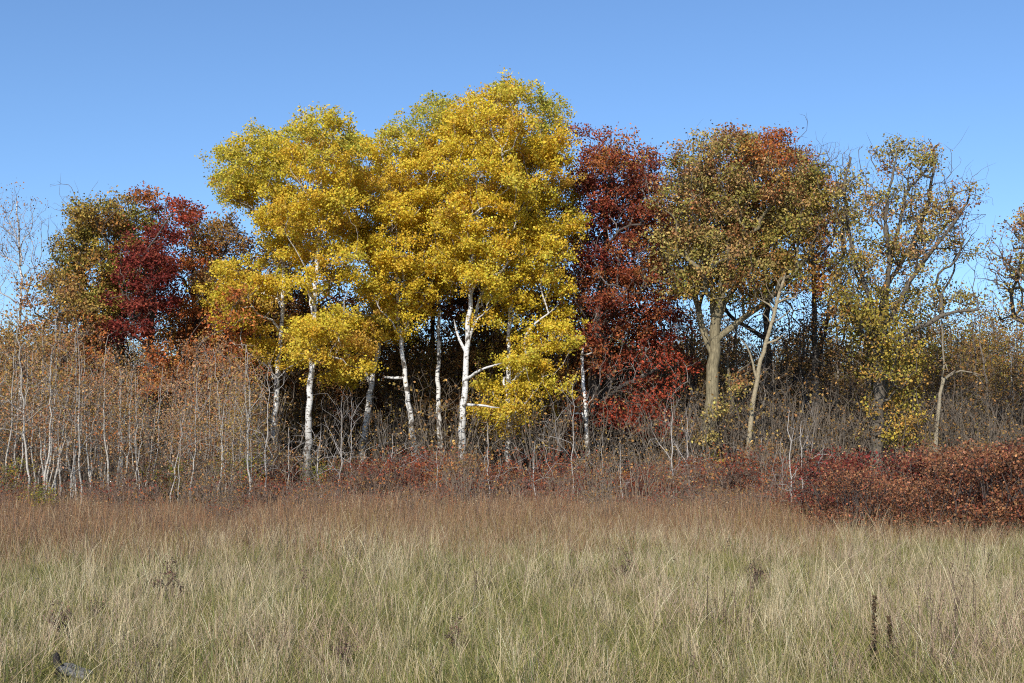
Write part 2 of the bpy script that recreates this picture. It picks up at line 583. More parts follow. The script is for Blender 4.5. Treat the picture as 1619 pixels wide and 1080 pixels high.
birch('golden birch whose slanting trunk is dark at the foot and white above', 62, 566,
      [(574, 700), (588, 600), (603, 520), (606, 420), (592, 320), (575, 235)],
      [(575, 250, 42, 34, YEL), (590, 300, 46, 36, GOLD), (568, 350, 36, 34, YEL), (605, 355, 38, 32, YEL), (590, 405, 40, 22, YEL),
       (600, 515, 36, 24, YEL), (575, 545, 28, 18, GOLD), (560, 225, 18, 14, YGR), (555, 290, 30, 30, YEL), (560, 530, 32, 24, YEL), (598, 460, 30, 22, YEL), (548, 580, 26, 18, YEL)], 13, base_r=0.21,
      limbs=[[(598, 505), (575, 497), (548, 492)]])
birch('golden birch leaning back from a slender white trunk with one stub branch', 59, 659,
      [(652, 680), (642, 610), (634, 540), (627, 430), (630, 320), (640, 220)],
      [(632, 215, 28, 26, YGR), (648, 260, 40, 36, YEL), (628, 305, 36, 36, GOLD), (620, 372, 34, 40, YEL), (652, 345, 40, 36, YEL),
       (618, 440, 34, 30, YEL), (645, 470, 34, 30, YEL), (608, 490, 34, 22, YEL), (655, 500, 24, 16, YEL), (632, 415, 40, 26, YEL), (660, 440, 30, 26, YEL), (592, 470, 28, 20, YEL), (625, 520, 34, 18, YEL)], 14,
      base_r=0.17, limbs=[[(640, 597), (625, 598), (604, 596)]])
birch('tall golden birch with grey-streaked trunk between two whiter birch trunks', 61, 699,
      [(695, 690), (692, 600), (694, 510), (691, 430), (690, 300), (692, 180)],
      [(690, 185, 26, 34, YGR), (706, 235, 44, 40, YEL), (682, 275, 44, 40, GOLD), (705, 322, 50, 40, YEL), (676, 368, 40, 34, YEL),
       (712, 402, 48, 36, YEL), (675, 415, 34, 22, YEL), (720, 190, 24, 22, YEL), (668, 450, 26, 22, YEL), (700, 440, 30, 18, YEL)], 15, base_r=0.165)
birch('tallest golden birch with bright white forked trunk and two bare white limbs', 57, 730,
      [(731, 680), (735, 600), (741, 500), (748, 400), (760, 280), (775, 150)],
      [(785, 158, 36, 28, YEL), (765, 205, 48, 40, YEL), (800, 228, 48, 40, GOLD), (755, 268, 50, 42, YEL), (802, 300, 50, 42, YEL),
       (748, 340, 50, 38, YEL), (795, 372, 54, 40, YEL), (742, 412, 54, 34, YEL), (790, 432, 48, 36, YEL), (768, 490, 26, 26, YEL),
       (812, 150, 18, 18, YGR), (748, 165, 20, 18, YEL)], 16, base_r=0.21, taper=0.92,
      limbs=[[(735, 555), (726, 535), (716, 505)], [(740, 545), (748, 520), (757, 503)], [(736, 598, -.5), (760, 585, -1), (795, 574, -1.5)],
             [(733, 646), (750, 640, -1), (790, 645, -2)]])
birch('golden birch hidden behind its own leaves, boughs hanging almost to the shrubs', 58.5, 803,
      [(804, 700), (804, 600), (806, 500), (822, 400), (838, 290), (846, 190)],
      [(850, 180, 24, 30, YGR), (862, 228, 36, 36, YEL), (872, 282, 34, 40, YEL), (876, 340, 40, 40, YEL), (884, 385, 32, 30, YEL),
       (840, 395, 40, 36, YEL), (832, 330, 44, 40, YEL), (846, 262, 40, 40, YEL), (846, 440, 44, 30, YEL), (880, 485, 26, 30, YEL),
       (828, 480, 32, 24, YEL), (868, 545, 36, 30, YEL), (830, 555, 32, 32, YEL), (815, 600, 36, 26, YEL), (856, 605, 32, 26, YEL),
       (812, 645, 44, 22, GOLD), (770, 655, 26, 14, GOLD), (826, 675, 30, 20, GOLD)], 17, base_r=0.18, min_branch=3.0)
photo_tree('birch_tree', 'slim white birch trunk standing in front of the dark red oak trunk', 59, 928,
           [(927, 700), (926, 650), (921, 590), (924, 500)], [(905, 620, 24, 26, RUST), (930, 560, 24, 24, RUST), (890, 650, 20, 14, RUST)], 0.12,
           seed=18, bark=(0.75, 0.73, 0.69), twig=(0.2, 0.16, 0.13), birch=True, bark_mat=M_BIRCH, leaves=7, clump=1.5, min_branch=3,
           leaf_size=0.13, taper=0.5)

# ------------------------------------------------------------------ the oaks and other big trees
OAK = dict(step=0.42, w=0.75, c=0.20, clump=1.7, per_clump=5.5, leaves=15, leaf_sig=0.2, leaf_size=0.138, aspect=0.65,
           spread=0.30, flat=0.55, wig=0.09, tip=0.007, depth=2.0, back=1, min_branch=2.5, ex=2.1, leaf_mat=M_DRY, face_bias=0.6, jit=0.3)


def oak(label, D, bx, trunk, lobes, base_r, seed, name='oak_tree', **kw):
    k = dict(OAK); k.update(kw)
    return photo_tree(name, label, D, bx, trunk, lobes, base_r, seed=seed, **k)


oak('red oak with dark straight trunk and drooping dead grey twigs beside the golden birches', 61, 937,
    [(936, 680), (938, 590), (948, 480), (958, 380), (962, 280), (962, 220)],
    [(945, 235, 36, 26, RED), (985, 250, 32, 26, RUST), (965, 275, 50, 30, RED), (1020, 275, 34, 34, RED), (935, 320, 34, 36, MAR),
     (985, 330, 50, 36, RED), (1015, 355, 38, 36, RED), (940, 390, 40, 36, MAR), (1000, 410, 46, 34, RED), (960, 450, 50, 34, RED),
     (1030, 450, 44, 34, RED), (925, 500, 34, 34, RED), (990, 510, 52, 30, RED), (1050, 515, 34, 24, CRIM), (950, 560, 44, 26, RED),
     (1020, 560, 40, 22, CRIM), (1085, 580, 26, 14, CRIM), (1000, 655, 52, 18, CRIM), (945, 655, 28, 20, CRIM), (1045, 672, 40, 15, CRIM),
     (890, 690, 34, 14, RUST), (1030, 615, 40, 18, CRIM), (895, 600, 28, 24, RUST)], 0.36, 21, lobe_scale=1.12, keep=0.9, leaves=22,
    bark=(0.085, 0.07, 0.06), twig=(0.27, 0.24, 0.22),
    bare=[(985, 600, 50, 40, 130), (1010, 720, 50, 36, 90), (1000, 400, 90, 120, 260), (975, 690, 30, 40, 60), (930, 420, 30, 80, 80)])
oak('big round-crowned oak with thick olive-tan trunk and tan leaves', 58, 1120,
    [(1122, 700), (1125, 620), (1130, 540), (1140, 460), (1160, 360), (1175, 260)],
    [(1105, 245, 42, 26, TANO), (1160, 235, 42, 26, TANO), (1215, 240, 40, 22, RUST), (1190, 245, 34, 24, RUST, .8), (1240, 290, 34, 30, RUST, .6), (1262, 268, 32, 30, TANO), (1080, 290, 40, 36, TANO),
     (1140, 295, 55, 40, TANO), (1205, 290, 55, 40, TANO), (1260, 318, 45, 40, TANO), (1070, 350, 38, 40, TANO), (1130, 360, 60, 42, TANO),
     (1200, 360, 60, 42, TANO), (1262, 378, 44, 36, OLV), (1088, 410, 46, 36, TANO), (1150, 420, 60, 34, TANO), (1215, 420, 50, 30, TANO),
     (1255, 435, 40, 24, OLV), (1115, 455, 42, 26, OLV), (1070, 455, 34, 28, TANO, .7), (1170, 460, 46, 24, OLV, .8), (1285, 440, 30, 34, RUST, .6), (1215, 470, 40, 18, OLV, .6), (1050, 400, 30, 36, TANO, .7), (1295, 300, 22, 40, OLV), (1175, 215, 18, 14, TANO), (1130, 225, 12, 12, TANO),
     (1120, 690, 18, 14, TANO), (1140, 650, 20, 14, TANO), (1130, 740, 30, 14, YOL), (1150, 600, 22, 16, TANO)], 0.46, 22,
    limbs=[[(1130, 545), (1165, 510), (1205, 482), (1250, 440), (1285, 390)],
           [(1128, 560), (1105, 500, .5), (1095, 430, 1), (1075, 370, 1)],
           [(1134, 520), (1150, 470, .5), (1190, 420, 1), (1225, 370, 1), (1245, 310, 1)],
           [(1132, 530), (1125, 450, .5), (1110, 380, 1), (1120, 300, 1)]],
    bark=(0.21, 0.175, 0.105), twig=(0.085, 0.07, 0.06), limb_r=0.15, leaves=17, clump=1.9, bare=[(1180, 240, 140, 40, 110), (1230, 490, 80, 40, 160), (1110, 500, 50, 40, 70)], min_branch=1.0)
oak('orange-red oak crown showing behind the big tan oak', 66, 1215,
    [(1215, 650), (1212, 500), (1210, 380), (1205, 270)],
    [(1195, 240, 60, 34, RUST), (1250, 275, 50, 40, RUST), (1300, 330, 34, 50, RUST), (1150, 300, 55, 40, RUST), (1230, 330, 70, 50, RUST),
     (1290, 405, 44, 30, RUST), (1090, 330, 50, 60, RED), (1170, 400, 70, 50, BRO), (1060, 400, 40, 50, RED)], 0.34, 23, leaves=20,
    bark=(0.10, 0.085, 0.07), back=0, min_branch=5)
oak('wide open oak with sparse upper boughs, its lower trunk clad in yellow-olive leaves', 57, 1384,
    [(1386, 700), (1390, 600), (1392, 520), (1405, 430), (1425, 340), (1440, 260)],
    [(1440, 240, 34, 22, TANO), (1405, 265, 28, 30, TANO), (1470, 265, 24, 30, TANO), (1345, 285, 26, 30, TANO), (1380, 325, 40, 34, TANO),
     (1440, 330, 44, 40, TANO), (1505, 330, 34, 40, TANO), (1340, 350, 30, 36, TANO), (1400, 400, 44, 34, TANO), (1460, 400, 46, 34, TANO),
     (1520, 390, 28, 26, TANO), (1350, 420, 40, 36, OLV), (1490, 470, 52, 18, TANO), (1430, 480, 44, 26, OLV), (1375, 480, 44, 34, YOL, 1.8),
     (1400, 525, 32, 26, YOL, 2.2), (1420, 562, 34, 22, YOL, 2.4), (1395, 590, 30, 18, YOL, 2.2), (1432, 605, 26, 18, YOL, 2.4), (1405, 632, 36, 18, YOL, 2.2), (1440, 655, 24, 16, YOL, 2.4),
     (1415, 672, 30, 16, YOL, 2.4), (1385, 690, 26, 14, TANO, 2), (1448, 692, 22, 12, YOL, 2), (1358, 520, 30, 34, OLV, 1.5), (1340, 470, 34, 30, OLV, 1.2)], 0.38, 24, limb_r=0.13, keep=0.85, leaves=13, clump=1.7,
    limbs=[[(1392, 530), (1420, 480, -1), (1455, 420, -1.5), (1495, 370, -2), (1530, 320, -2)],
           [(1391, 540), (1375, 470, -.5), (1350, 400, 0), (1335, 310, 0), (1345, 250, 0)],
           [(1393, 500), (1405, 420, -1), (1400, 340, -1), (1412, 270, -1)],
           [(1400, 450), (1440, 390, 1), (1470, 310, 1), (1478, 240, 1)],
           [(1392, 545), (1450, 520, -1), (1500, 495, -1.5), (1545, 490, -2)]],
    bark=(0.13, 0.11, 0.085), twig=(0.12, 0.10, 0.085),
    bare=[(1440, 290, 110, 70, 320), (1520, 350, 44, 70, 220), (1340, 270, 50, 40, 110), (1450, 440, 120, 60, 200)], min_branch=1.0)
oak('sparse spreading oak reaching over the far end of the red shrubs', 55, 1705,
    [(1700, 700), (1695, 600), (1690, 500), (1680, 400), (1670, 320)],
    [(1600, 385, 28, 34, TANO), (1640, 360, 40, 34, TANO), (1690, 340, 50, 40, TANO), (1590, 440, 26, 24, TANO), (1650, 430, 50, 40, TANO),
     (1720, 420, 50, 40, TANO), (1740, 350, 40, 40, TANO), (1605, 500, 26, 20, TAN), (1680, 500, 50, 40, OLV)], 0.34, 25, keep=0.8, leaves=13,
    limbs=[[(1692, 540), (1650, 480, -1), (1610, 430, -1.5), (1570, 400, -1.5)], [(1690, 500), (1650, 420, 0), (1610, 370, 0), (1590, 350, 0)]],
    bark=(0.12, 0.10, 0.08), bare=[(1600, 430, 60, 80, 300)], min_branch=2)
oak('bare twiggy grey tree between the big tan oak and the open oak', 64, 1290,
    [(1290, 650), (1288, 520), (1285, 400), (1280, 300)],
    [(1320, 420, 40, 40, TANO), (1310, 500, 50, 30, BRO), (1300, 560, 70, 34, BRO), (1330, 330, 30, 50, TANO)], 0.26, 26, leaves=8, clump=1.0, bark=(0.12, 0.105, 0.09), twig=(0.16, 0.14, 0.125),
    bare=[(1265, 245, 30, 26, 90), (1305, 255, 34, 26, 110), (1290, 310, 60, 50, 110), (1330, 400, 50, 70, 160), (1290, 480, 70, 50, 200), (1310, 560, 70, 40, 160), (1320, 240, 40, 20, 70)], min_branch=4)
oak('olive-green oak with upright leafy boughs and a few bare twigs', 62, 190,
    [(192, 680), (190, 580), (185, 480), (182, 400), (180, 320)],
    [(150, 335, 34, 24, OLV), (195, 320, 34, 20, OLV), (120, 335, 22, 18, OLV), (225, 315, 20, 16, RUST), (165, 375, 48, 32, OLV),
     (125, 400, 34, 32, OLV), (210, 365, 36, 30, OLV), (95, 440, 30, 28, OLV), (145, 440, 46, 36, OLV), (190, 430, 40, 34, YOL),
     (160, 490, 46, 34, OLV), (115, 490, 34, 26, OLV), (200, 480, 34, 30, OLV), (140, 530, 40, 24, OLV)], 0.32, 27, leaves=28,
    bark=(0.11, 0.09, 0.065), bare=[(150, 320, 70, 40, 70), (95, 380, 30, 50, 60)])
oak('dark maroon oak leaning against the olive oak', 59.5, 232,
    [(234, 690), (238, 600), (240, 500), (245, 420), (262, 350)],
    [(275, 335, 30, 18, CRIM), (258, 365, 30, 22, MAR), (235, 395, 28, 28, MAR), (222, 430, 36, 28, MAR), (250, 425, 28, 28, MAR),
     (205, 460, 32, 28, MAR), (240, 470, 36, 28, MAR), (205, 505, 36, 26, MAR), (175, 520, 26, 22, MAR), (150, 545, 20, 16, MAR)], 0.24, 28, leaves=32,
    bark=(0.09, 0.075, 0.065), bare=[(245, 500, 40, 50, 110)])
oak('rusty brown oak with twiggy crown standing behind the leftover green oak leaves', 64, 305,
    [(306, 680), (308, 560), (306, 450), (302, 360)],
    [(290, 345, 34, 18, RUST), (320, 355, 26, 22, OLV), (310, 390, 40, 34, RUST), (345, 400, 34, 34, BRO), (370, 380, 26, 40, BRO),
     (290, 440, 44, 34, RUST), (345, 450, 40, 34, BRO), (310, 500, 50, 34, RUST), (370, 500, 40, 40, RUST), (260, 520, 34, 26, RUST),
     (330, 550, 50, 34, RUST), (385, 560, 34, 34, RUST)], 0.28, 29, leaves=20, bark=(0.10, 0.085, 0.07), keep=0.85,
    bare=[(350, 400, 50, 60, 130), (300, 440, 50, 60, 90)])
oak('low oak with orange-brown leaves between the bare birch and the olive oak', 58, 92,
    [(92, 690), (94, 600), (92, 520), (95, 460)],
    [(82, 455, 34, 22, TAN), (112, 480, 34, 26, TAN), (60, 490, 32, 24, TAN), (95, 515, 44, 28, TAN), (140, 530, 34, 26, RUST), (45, 535, 36, 28, TAN), (85, 560, 50, 30, TAN),
     (15, 560, 36, 30, TAN), (150, 580, 40, 26, RUST)], 0.18, 36, leaves=16, bark=(0.11, 0.09, 0.07), min_branch=1.5)
oak('low rust-orange oak under the rusty brown oak beside the golden birch', 57, 290,
    [(292, 700), (294, 620), (292, 560)],
    [(270, 560, 34, 22, RUST), (310, 575, 34, 24, RUST), (245, 590, 34, 24, RUST), (350, 560, 34, 30, RUST), (385, 590, 28, 26, RUST), (225, 620, 30, 20, RUST), (290, 610, 44, 24, RUST),
     (360, 520, 34, 30, RUST), (375, 480, 24, 28, RUST)], 0.16, 37, leaves=16, bark=(0.11, 0.09, 0.07), min_branch=1.5)
photo_tree('birch_tree', 'tall thin birch nearly bare, a few dry pinkish leaves against the sky', 60, 36,
           [(34, 650), (32, 540), (33, 440), (31, 380), (25, 310)],
           [(20, 330, 34, 28, PINK), (45, 365, 24, 36, PINK), (5, 360, 30, 40, PINK), (25, 410, 40, 30, PINK), (60, 420, 20, 26, PINK),
            (15, 470, 40, 24, TAN), (-30, 400, 40, 50, PINK)], 0.11, seed=31, leaves=3.2, clump=2.0, per_clump=4, min_branch=4, bark=(0.62, 0.60, 0.57),
           twig=(0.3, 0.27, 0.25), birch=True, bark_mat=M_BIRCH, bare=[(25, 370, 50, 60, 260), (0, 450, 50, 40, 120)], leaf_size=0.09, limb_r=.03, leaf_mat=M_DRY, taper=0.7,
           depth=1.5, w=0.8)
photo_tree('leaning_tree', 'thin tan-barked tree leaning beside the big round oak', 55, 1178,
           [(1180, 740), (1185, 690), (1193, 620), (1203, 570), (1215, 530), (1228, 480), (1243, 430)],
           [(1235, 445, 22, 20, TAN), (1258, 470, 18, 14, TAN)], 0.14, seed=32, leaves=3, bark=(0.30, 0.245, 0.155), twig=(0.16, 0.13, 0.1),
           limbs=[[(1196, 600), (1190, 575), (1180, 545), (1165, 530)], [(1213, 545), (1228, 538), (1240, 527)]],
           bare=[(1225, 470, 40, 40, 40)], bark_mat=M_STEM, taper=0.55, min_branch=5, trunk_wig=0.015)
photo_tree('leaning_tree', 'thin snapped tree with bent pale top beside the leaf-clad oak trunk', 56, 1474,
           [(1478, 700), (1484, 640), (1492, 600), (1508, 585)], [(1540, 590, 24, 10, TAN), (1500, 560, 20, 20, TAN)], 0.13, seed=33, leaves=2,
           bark=(0.28, 0.235, 0.16), bark_mat=M_STEM, taper=0.5, min_branch=3,
           limbs=[[(1496, 598), (1520, 586), (1548, 596), (1558, 612)], [(1490, 610), (1492, 560), (1489, 500)], [(1500, 590), (1508, 620), (1506, 660), (1496, 680)]])
photo_tree('young_oak', 'slim dark tree close behind the big round oak trunk', 60, 1150,
           [(1148, 700), (1156, 640), (1152, 560), (1165, 480)], [(1165, 600, 20, 18, TANO), (1150, 560, 20, 18, BRO), (1170, 650, 20, 16, TAN), (1150, 690, 18, 16, TAN)], 0.2,
           seed=34, leaves=6, leaf_size=0.14, bark=(0.15, 0.125, 0.085), leaf_mat=M_DRY, min_branch=1, bare=[(1190, 590, 40, 40, 60)])
photo_tree('young_tree', 'dense young tree full of pinkish tan leaves above three white stems', 47, 322,
           [(324, 740), (326, 690), (330, 640), (332, 580)],
           [(325, 560, 40, 28, PINK), (300, 600, 44, 32, PINK), (355, 605, 40, 32, PINK), (325, 640, 56, 32, PINK), (285, 660, 34, 26, PINK),
            (370, 655, 40, 30, TAN), (330, 685, 40, 22, PINK), (380, 700, 30, 26, YOL)], 0.05, seed=35, leaves=7, clump=5.0, per_clump=4, spread=0.25,
           leaf_size=0.085, leaf_sig=0.14, bark=(0.6, 0.57, 0.5), twig=(0.22, 0.18, 0.15), birch=True, bark_mat=M_BIRCH, leaf_mat=M_DRY, min_branch=1.2,
           taper=0.6, depth=0.8, back=1,
           more_trunks=[[300, (301, 760), (304, 720), (296, 690), (306, 640)], [338, (336, 760), (340, 700), (346, 640)]])

# ------------------------------------------------------------------ repeated kinds: variants in metres
def ell(x, y, z, rx, rz, pal):
    return (np.array((x, y, z)), (rx, rx, rz), pal)


def variant_pole(seed, h, pal, crown_r, leaves, bark, birch=False, lean=0.5, nb=0.35, r=0.09, **kw):
    rng = np.random.default_rng(seed)
    lx, ly = rng.normal(0, lean, 2)
    tr = [[(0, 0, 0)] + [(lx * t + rng.normal(0, 0.05), ly * t + rng.normal(0, 0.05), h * t) for t in (0.2, 0.4, 0.6, 0.8, 0.96)]]
    lob = []
    for k in range(7):
        t = nb + (1 - nb) * (k + 0.5) / 7
        rr = crown_r * (1.1 - 0.75 * abs(t - 0.62) / 0.5)
        lob.append(ell(lx * t + rng.normal(0, rr * 0.45), ly * t + rng.normal(0, rr * 0.45), h * t, rr * 0.8, h * 0.09, pal))
    d = dict(step=0.4, w=0.85, c=0.15, per_clump=4, leaves=leaves, leaf_sig=0.16, leaf_size=0.12, tip=0.006, taper=0.75,
             min_branch=h * nb * 0.7, bark=bark, birch=birch, bark_mat=M_BIRCH if birch else M_STEM, leaf_mat=M_DRY, wig=0.06, clump=2.2)
    d.update(kw)
    return build_tree(seed, tr, lob, r, name='pole', **d)


def variant_bushy(seed, h, pal, crown_r, leaves, r=0.2, **kw):
    rng = np.random.default_rng(seed)
    tr = [[(0, 0, 0)] + [(rng.normal(0, 0.2), rng.normal(0, 0.2), h * t) for t in (0.25, 0.5, 0.75)]]
    lob = []
    for k in range(11):
        a = rng.uniform(0, 6.28); t = rng.uniform(0.33, 0.95)
        rr = crown_r * math.sqrt(max(0.05, 1 - ((t - 0.6) / 0.42) ** 2)) * rng.uniform(0.3, 0.85)
        lob.append(ell(rr * math.cos(a), rr * math.sin(a), h * t, crown_r * 0.42, crown_r * 0.34, pal))
    d = dict(step=0.5, w=0.7, c=0.2, per_clump=4, leaves=leaves, leaf_sig=0.22, leaf_size=0.17, tip=0.008, wig=0.09, clump=0.8,
             min_branch=h * 0.2, bark=(0.09, 0.075, 0.06), leaf_mat=M_DRY, jit=0.3)
    d.update(kw)
    return build_tree(seed, tr, lob, r, name='bushy', **d)


def variant_shrub(seed, h, rad, pal, leaves, stems=9, bark=(0.13, 0.10, 0.085), clump=5.0, per=4, leaf_size=0.085, keep=1.0, zlo=0.25, lob_r=0.5, **kw):
    rng = np.random.default_rng(seed)
    tr = []
    for k in range(stems):
        a = rng.uniform(0, 6.28); q = rad * math.sqrt(rng.uniform(0, 1)) * 0.8
        b = q * 0.35
        hh = h * rng.uniform(0.5, 0.85)
        tr.append([(b * math.cos(a), b * math.sin(a), 0), ((b + q) / 2 * math.cos(a), (b + q) / 2 * math.sin(a), hh * 0.5),
                   (q * math.cos(a), q * math.sin(a), hh)])
    lob = []
    for k in range(8):
        a = rng.uniform(0, 6.28); q = rad * math.sqrt(rng.uniform(0, 1)) * 0.75; z = rng.uniform(zlo, 0.88) * h
        lob.append(ell(q * math.cos(a), q * math.sin(a), z, rad * lob_r, h * 0.16, pal))
    d = dict(step=0.22, w=0.8, c=0.15, clump=clump, per_clump=per, spread=0.12, leaves=leaves, leaf_sig=0.08, leaf_size=leaf_size,
             tip=0.0035, bark=bark, twig=bark, bark_mat=M_STEM, leaf_mat=M_DRY, keep=keep, trunk_thr=9, wig=0.07, taper=0.7, jit=0.3)
    d.update(kw)
    return build_tree(seed, tr, lob, 0.02, name='shrub', **d)


def copies(name, variants, spots, label, cat, group, parts=('trunk', 'branches', 'crown')):
    for (v, x, y, s, rz) in spots:
        o = assemble(name, variants[v % len(variants)], (x, y, float(ground_z(x, y)) - 0.03), rz, s, parts)
        tag(o, label, cat, group)


rs = random.Random(4)


def near_what(px, inside):
    """the findable neighbour a column of the wood belongs to"""
    for lim, a in ((150, 'olive oak'), (270, 'maroon oak'), (400, 'rusty brown oak'), (530, 'scaly birch'), (680, 'slanting birch'),
                   (770, 'forked tallest birch'), (890, 'leaf-hung birch'), (1060, 'red oak'), (1180, 'big tan oak'), (1330, 'bare grey tree'),
                   (1450, 'leaf-clad open oak'), (1560, 'snapped bent tree'), (9999, 'sparse spreading oak')):
        if px < lim:
            return ('behind the ' if inside else 'before the ') + a
    return ''


def place(name, variants, looks, spots, cat, group, inside, parts=('trunk', 'branches', 'crown')):
    """spots: (variant, photo column, distance, scale)"""
    for v, px, D, s in spots:
        x = gx(px, D)
        o = assemble(name, variants[v], (x, D, float(ground_z(x, D)) - 0.03), rs.uniform(0, 6.28), s, parts)
        tag(o, looks[v] + ' ' + near_what(px, inside), cat, group)


SHP = ('stems', 'branches', 'leaves')

# --- pale aspen saplings of the thicket
PALE = (0.52, 0.485, 0.42)
sap = [variant_pole(100 + k, h, pal, cr, lv, PALE, lean=0.35, r=rr, nb=nb, clump=2.6, leaf_size=0.082, tip=0.0038, wig=0.07,
                    twig=(0.27, 0.23, 0.19), trunk_wig=0.025, trunk_thr=0.02)
       for k, (h, pal, cr, lv, rr, nb) in enumerate([(6.2, PINK, 1.0, 4.5, .036, .36), (7.0, TAN, 1.1, 6, .042, .42), (5.4, PINK, 0.9, 3, .032, .33),
                                                     (6.6, RUST, 1.0, 4.5, .038, .36), (4.6, PINK, 0.85, 5, .026, .30), (7.2, PINK, 1.15, 5.5, .044, .45)])]
SAPL = ['thin pale sapling with pinkish dry leaves in the thicket', 'thin pale sapling thick with golden tan leaves in the thicket',
        'short pale sapling with few pinkish leaves in the thicket', 'thin pale sapling with rusty leaves in the thicket',
        'small bushy sapling with pink-brown leaves in the thicket', 'tall pale sapling with loose pinkish leaves in the thicket']
spots = []
for px in [4, 14, 28, 44, 52, 74, 84, 98, 106, 118, 132, 146, 160, 172, 184, 192, 206, 218, 232, 246, 256, 268, 280, 300, 346, 360, 384, 398]:
    spots.append((rs.randrange(6), px + rs.uniform(-5, 5), rs.uniform(37, 44), rs.uniform(0.8, 1.0) if px < 150 else rs.uniform(0.6, 0.82)))
for k in range(84):
    D = rs.uniform(42, 56); px = rs.uniform(-150, 405)
    spots.append((rs.choice([0, 1, 1, 3, 3, 5]), px, D, rs.uniform(0.65, 1.15) if px < 150 else rs.uniform(0.5, 0.9)))
place('aspen_sapling', sap, SAPL, spots, 'sapling', 'pale saplings of the thicket', False)

# --- bare white saplings in front of the birches and oaks
bs = [variant_pole(130 + k, h, PINK, 0.7, 0.25, (0.55, 0.52, 0.47), lean=0.15, r=0.024, nb=0.3, clump=1.6, leaf_size=0.07, tip=0.004,
                   twig=(0.36, 0.32, 0.28), trunk_thr=0.02, trunk_wig=0.03) for k, h in enumerate([3.0, 3.8, 2.4])]
spots = [(rs.randrange(3), px, D - 4, s) for px, D, s in [
    (395, 45, 1), (415, 46, 1.3), (505, 43, 1.2), (532, 45, 1.0), (620, 46, 1.1), (845, 41, 0.95), (903, 44, 1.1), (952, 46, .9), (985, 44, .8),
    (1065, 48, 1.3), (1090, 50, 1.2), (1255, 34, 1.0), (1268, 33, 0.9), (1205, 46, 1.0), (775, 46, 1.0), (690, 45, .9), (560, 47, 1.0), (455, 47, 1.2)]]
place('bare_sapling', bs, ['slender bare whitish sapling', 'tall slender bare whitish sapling', 'short bare whitish sapling'], spots,
      'sapling', 'bare saplings before the wood', False)

# --- twiggy undergrowth along the edge of the wood
tw = [variant_shrub(150 + k, h, rad, pal, lv, 12, bark, clump=cl, per=5, keep=kp)
      for k, (h, rad, pal, lv, bark, cl, kp) in enumerate([(1.5, 1.1, BRO + RED, 0.8, (0.19, 0.135, 0.10), 30, 0.5),
                                                            (2.2, 1.2, BRO, 0.9, (0.21, 0.16, 0.115), 20, 0.5),
                                                            (1.3, 1.2, RED, 0.9, (0.17, 0.105, 0.08), 30, 0.5),
                                                            (2.7, 1.3, PINK, 1.0, (0.20, 0.155, 0.115), 18, 0.5)])]
TWL = ['low twiggy shrub with dark leaf scraps', 'twiggy brown shrub nearly leafless', 'low reddish twiggy shrub', 'tall grey twiggy shrub with pinkish leaf scraps']
spots = []
for k in range(295):
    px = rs.uniform(-130, 1740)
    D = rs.uniform(27.5, 41) if k < 190 else rs.uniform(40, 55)
    if px > 1250: D = max(D, 31) if k % 3 else rs.uniform(24.2, 26.5)
    if D < 42:
        v = rs.choice([0, 2, 2, 0, 1])
    else:
        v = rs.choice([0, 0, 1, 2, 2, 3]) if 420 < px < 1240 else rs.choice([0, 1, 1, 3, 3])
    s = rs.uniform(0.35, 0.55) if D < 31 else rs.uniform(0.6, 0.85) if D < 37 else rs.uniform(0.8, 1.15)
    spots.append((v, px, D, s))
place('twiggy_shrub', tw, TWL, spots, 'shrub', 'twiggy shrubs at the wood edge', False, SHP)

# --- dark red low shrubs in front of the birches
rsb = [variant_shrub(170 + k, h, 1.2, pal, 3.0, 10, (0.11, 0.07, 0.06), clump=40, keep=0.8, leaf_size=0.075) for k, (h, pal) in enumerate([(2.0, RED), (1.7, RUST)])]
spots = [(rs.choice([0, 0, 1]), px, D - 3, rs.uniform(0.7, 1.1)) for px, D in [
    (640, 50), (665, 46), (700, 47), (735, 45), (760, 48), (590, 48), (625, 44), (790, 49), (430, 47), (410, 46), (885, 47), (1040, 46), (980, 50),
    (1160, 44), (1180, 43), (1100, 47), (1230, 42), (540, 46), (720, 50), (930, 48), (1010, 48), (260, 56), (235, 57), (420, 56), (680, 50), (830, 47)]]
place('red_leaved_shrub', rsb, ['dark red-leaved low shrub', 'rust-leaved low shrub'], spots, 'shrub', 'dark red shrubs at the wood edge', False, SHP)

# --- the dense hedge-like row of russet shrubs
SHR = [((0.22, 0.092, 0.045), 4), ((0.29, 0.135, 0.065), 4), ((0.17, 0.055, 0.03), 3)]
SHM = [((0.17, 0.035, 0.026), 4), ((0.20, 0.07, 0.038), 4)]
hr = [variant_shrub(180 + k, h, 1.15, pal, 5.0, 14, (0.09, 0.07, 0.06), clump=80, per=4, leaf_size=0.058, zlo=0.14, lob_r=0.40)
      for k, (h, pal) in enumerate([(1.85, SHR), (1.8, SHM), (1.95, SHR), (1.75, SHR)])]
spots = []
for k in range(17):
    spots.append((rs.choice([0, 2, 3]), 1318 + k * 35 + rs.uniform(-8, 8), 25.3 + rs.uniform(-0.6, 0.6) - k * 0.1, rs.uniform(0.74, 1.12)))
for k in range(15):
    spots.append((rs.choice([1, 1, 0]), 1310 + k * 40 + rs.uniform(-8, 8), 27.6 + rs.uniform(-0.5, 0.7), rs.uniform(0.95, 1.25)))
place('russet_shrub', hr, ['dense copper-brown shrub in the hedge-like row', 'dense maroon shrub in the hedge-like row', 'tall russet shrub in the hedge-like row',
                           'low russet shrub in the hedge-like row'], spots, 'shrub', 'russet shrubs in a dense row', False, SHP)

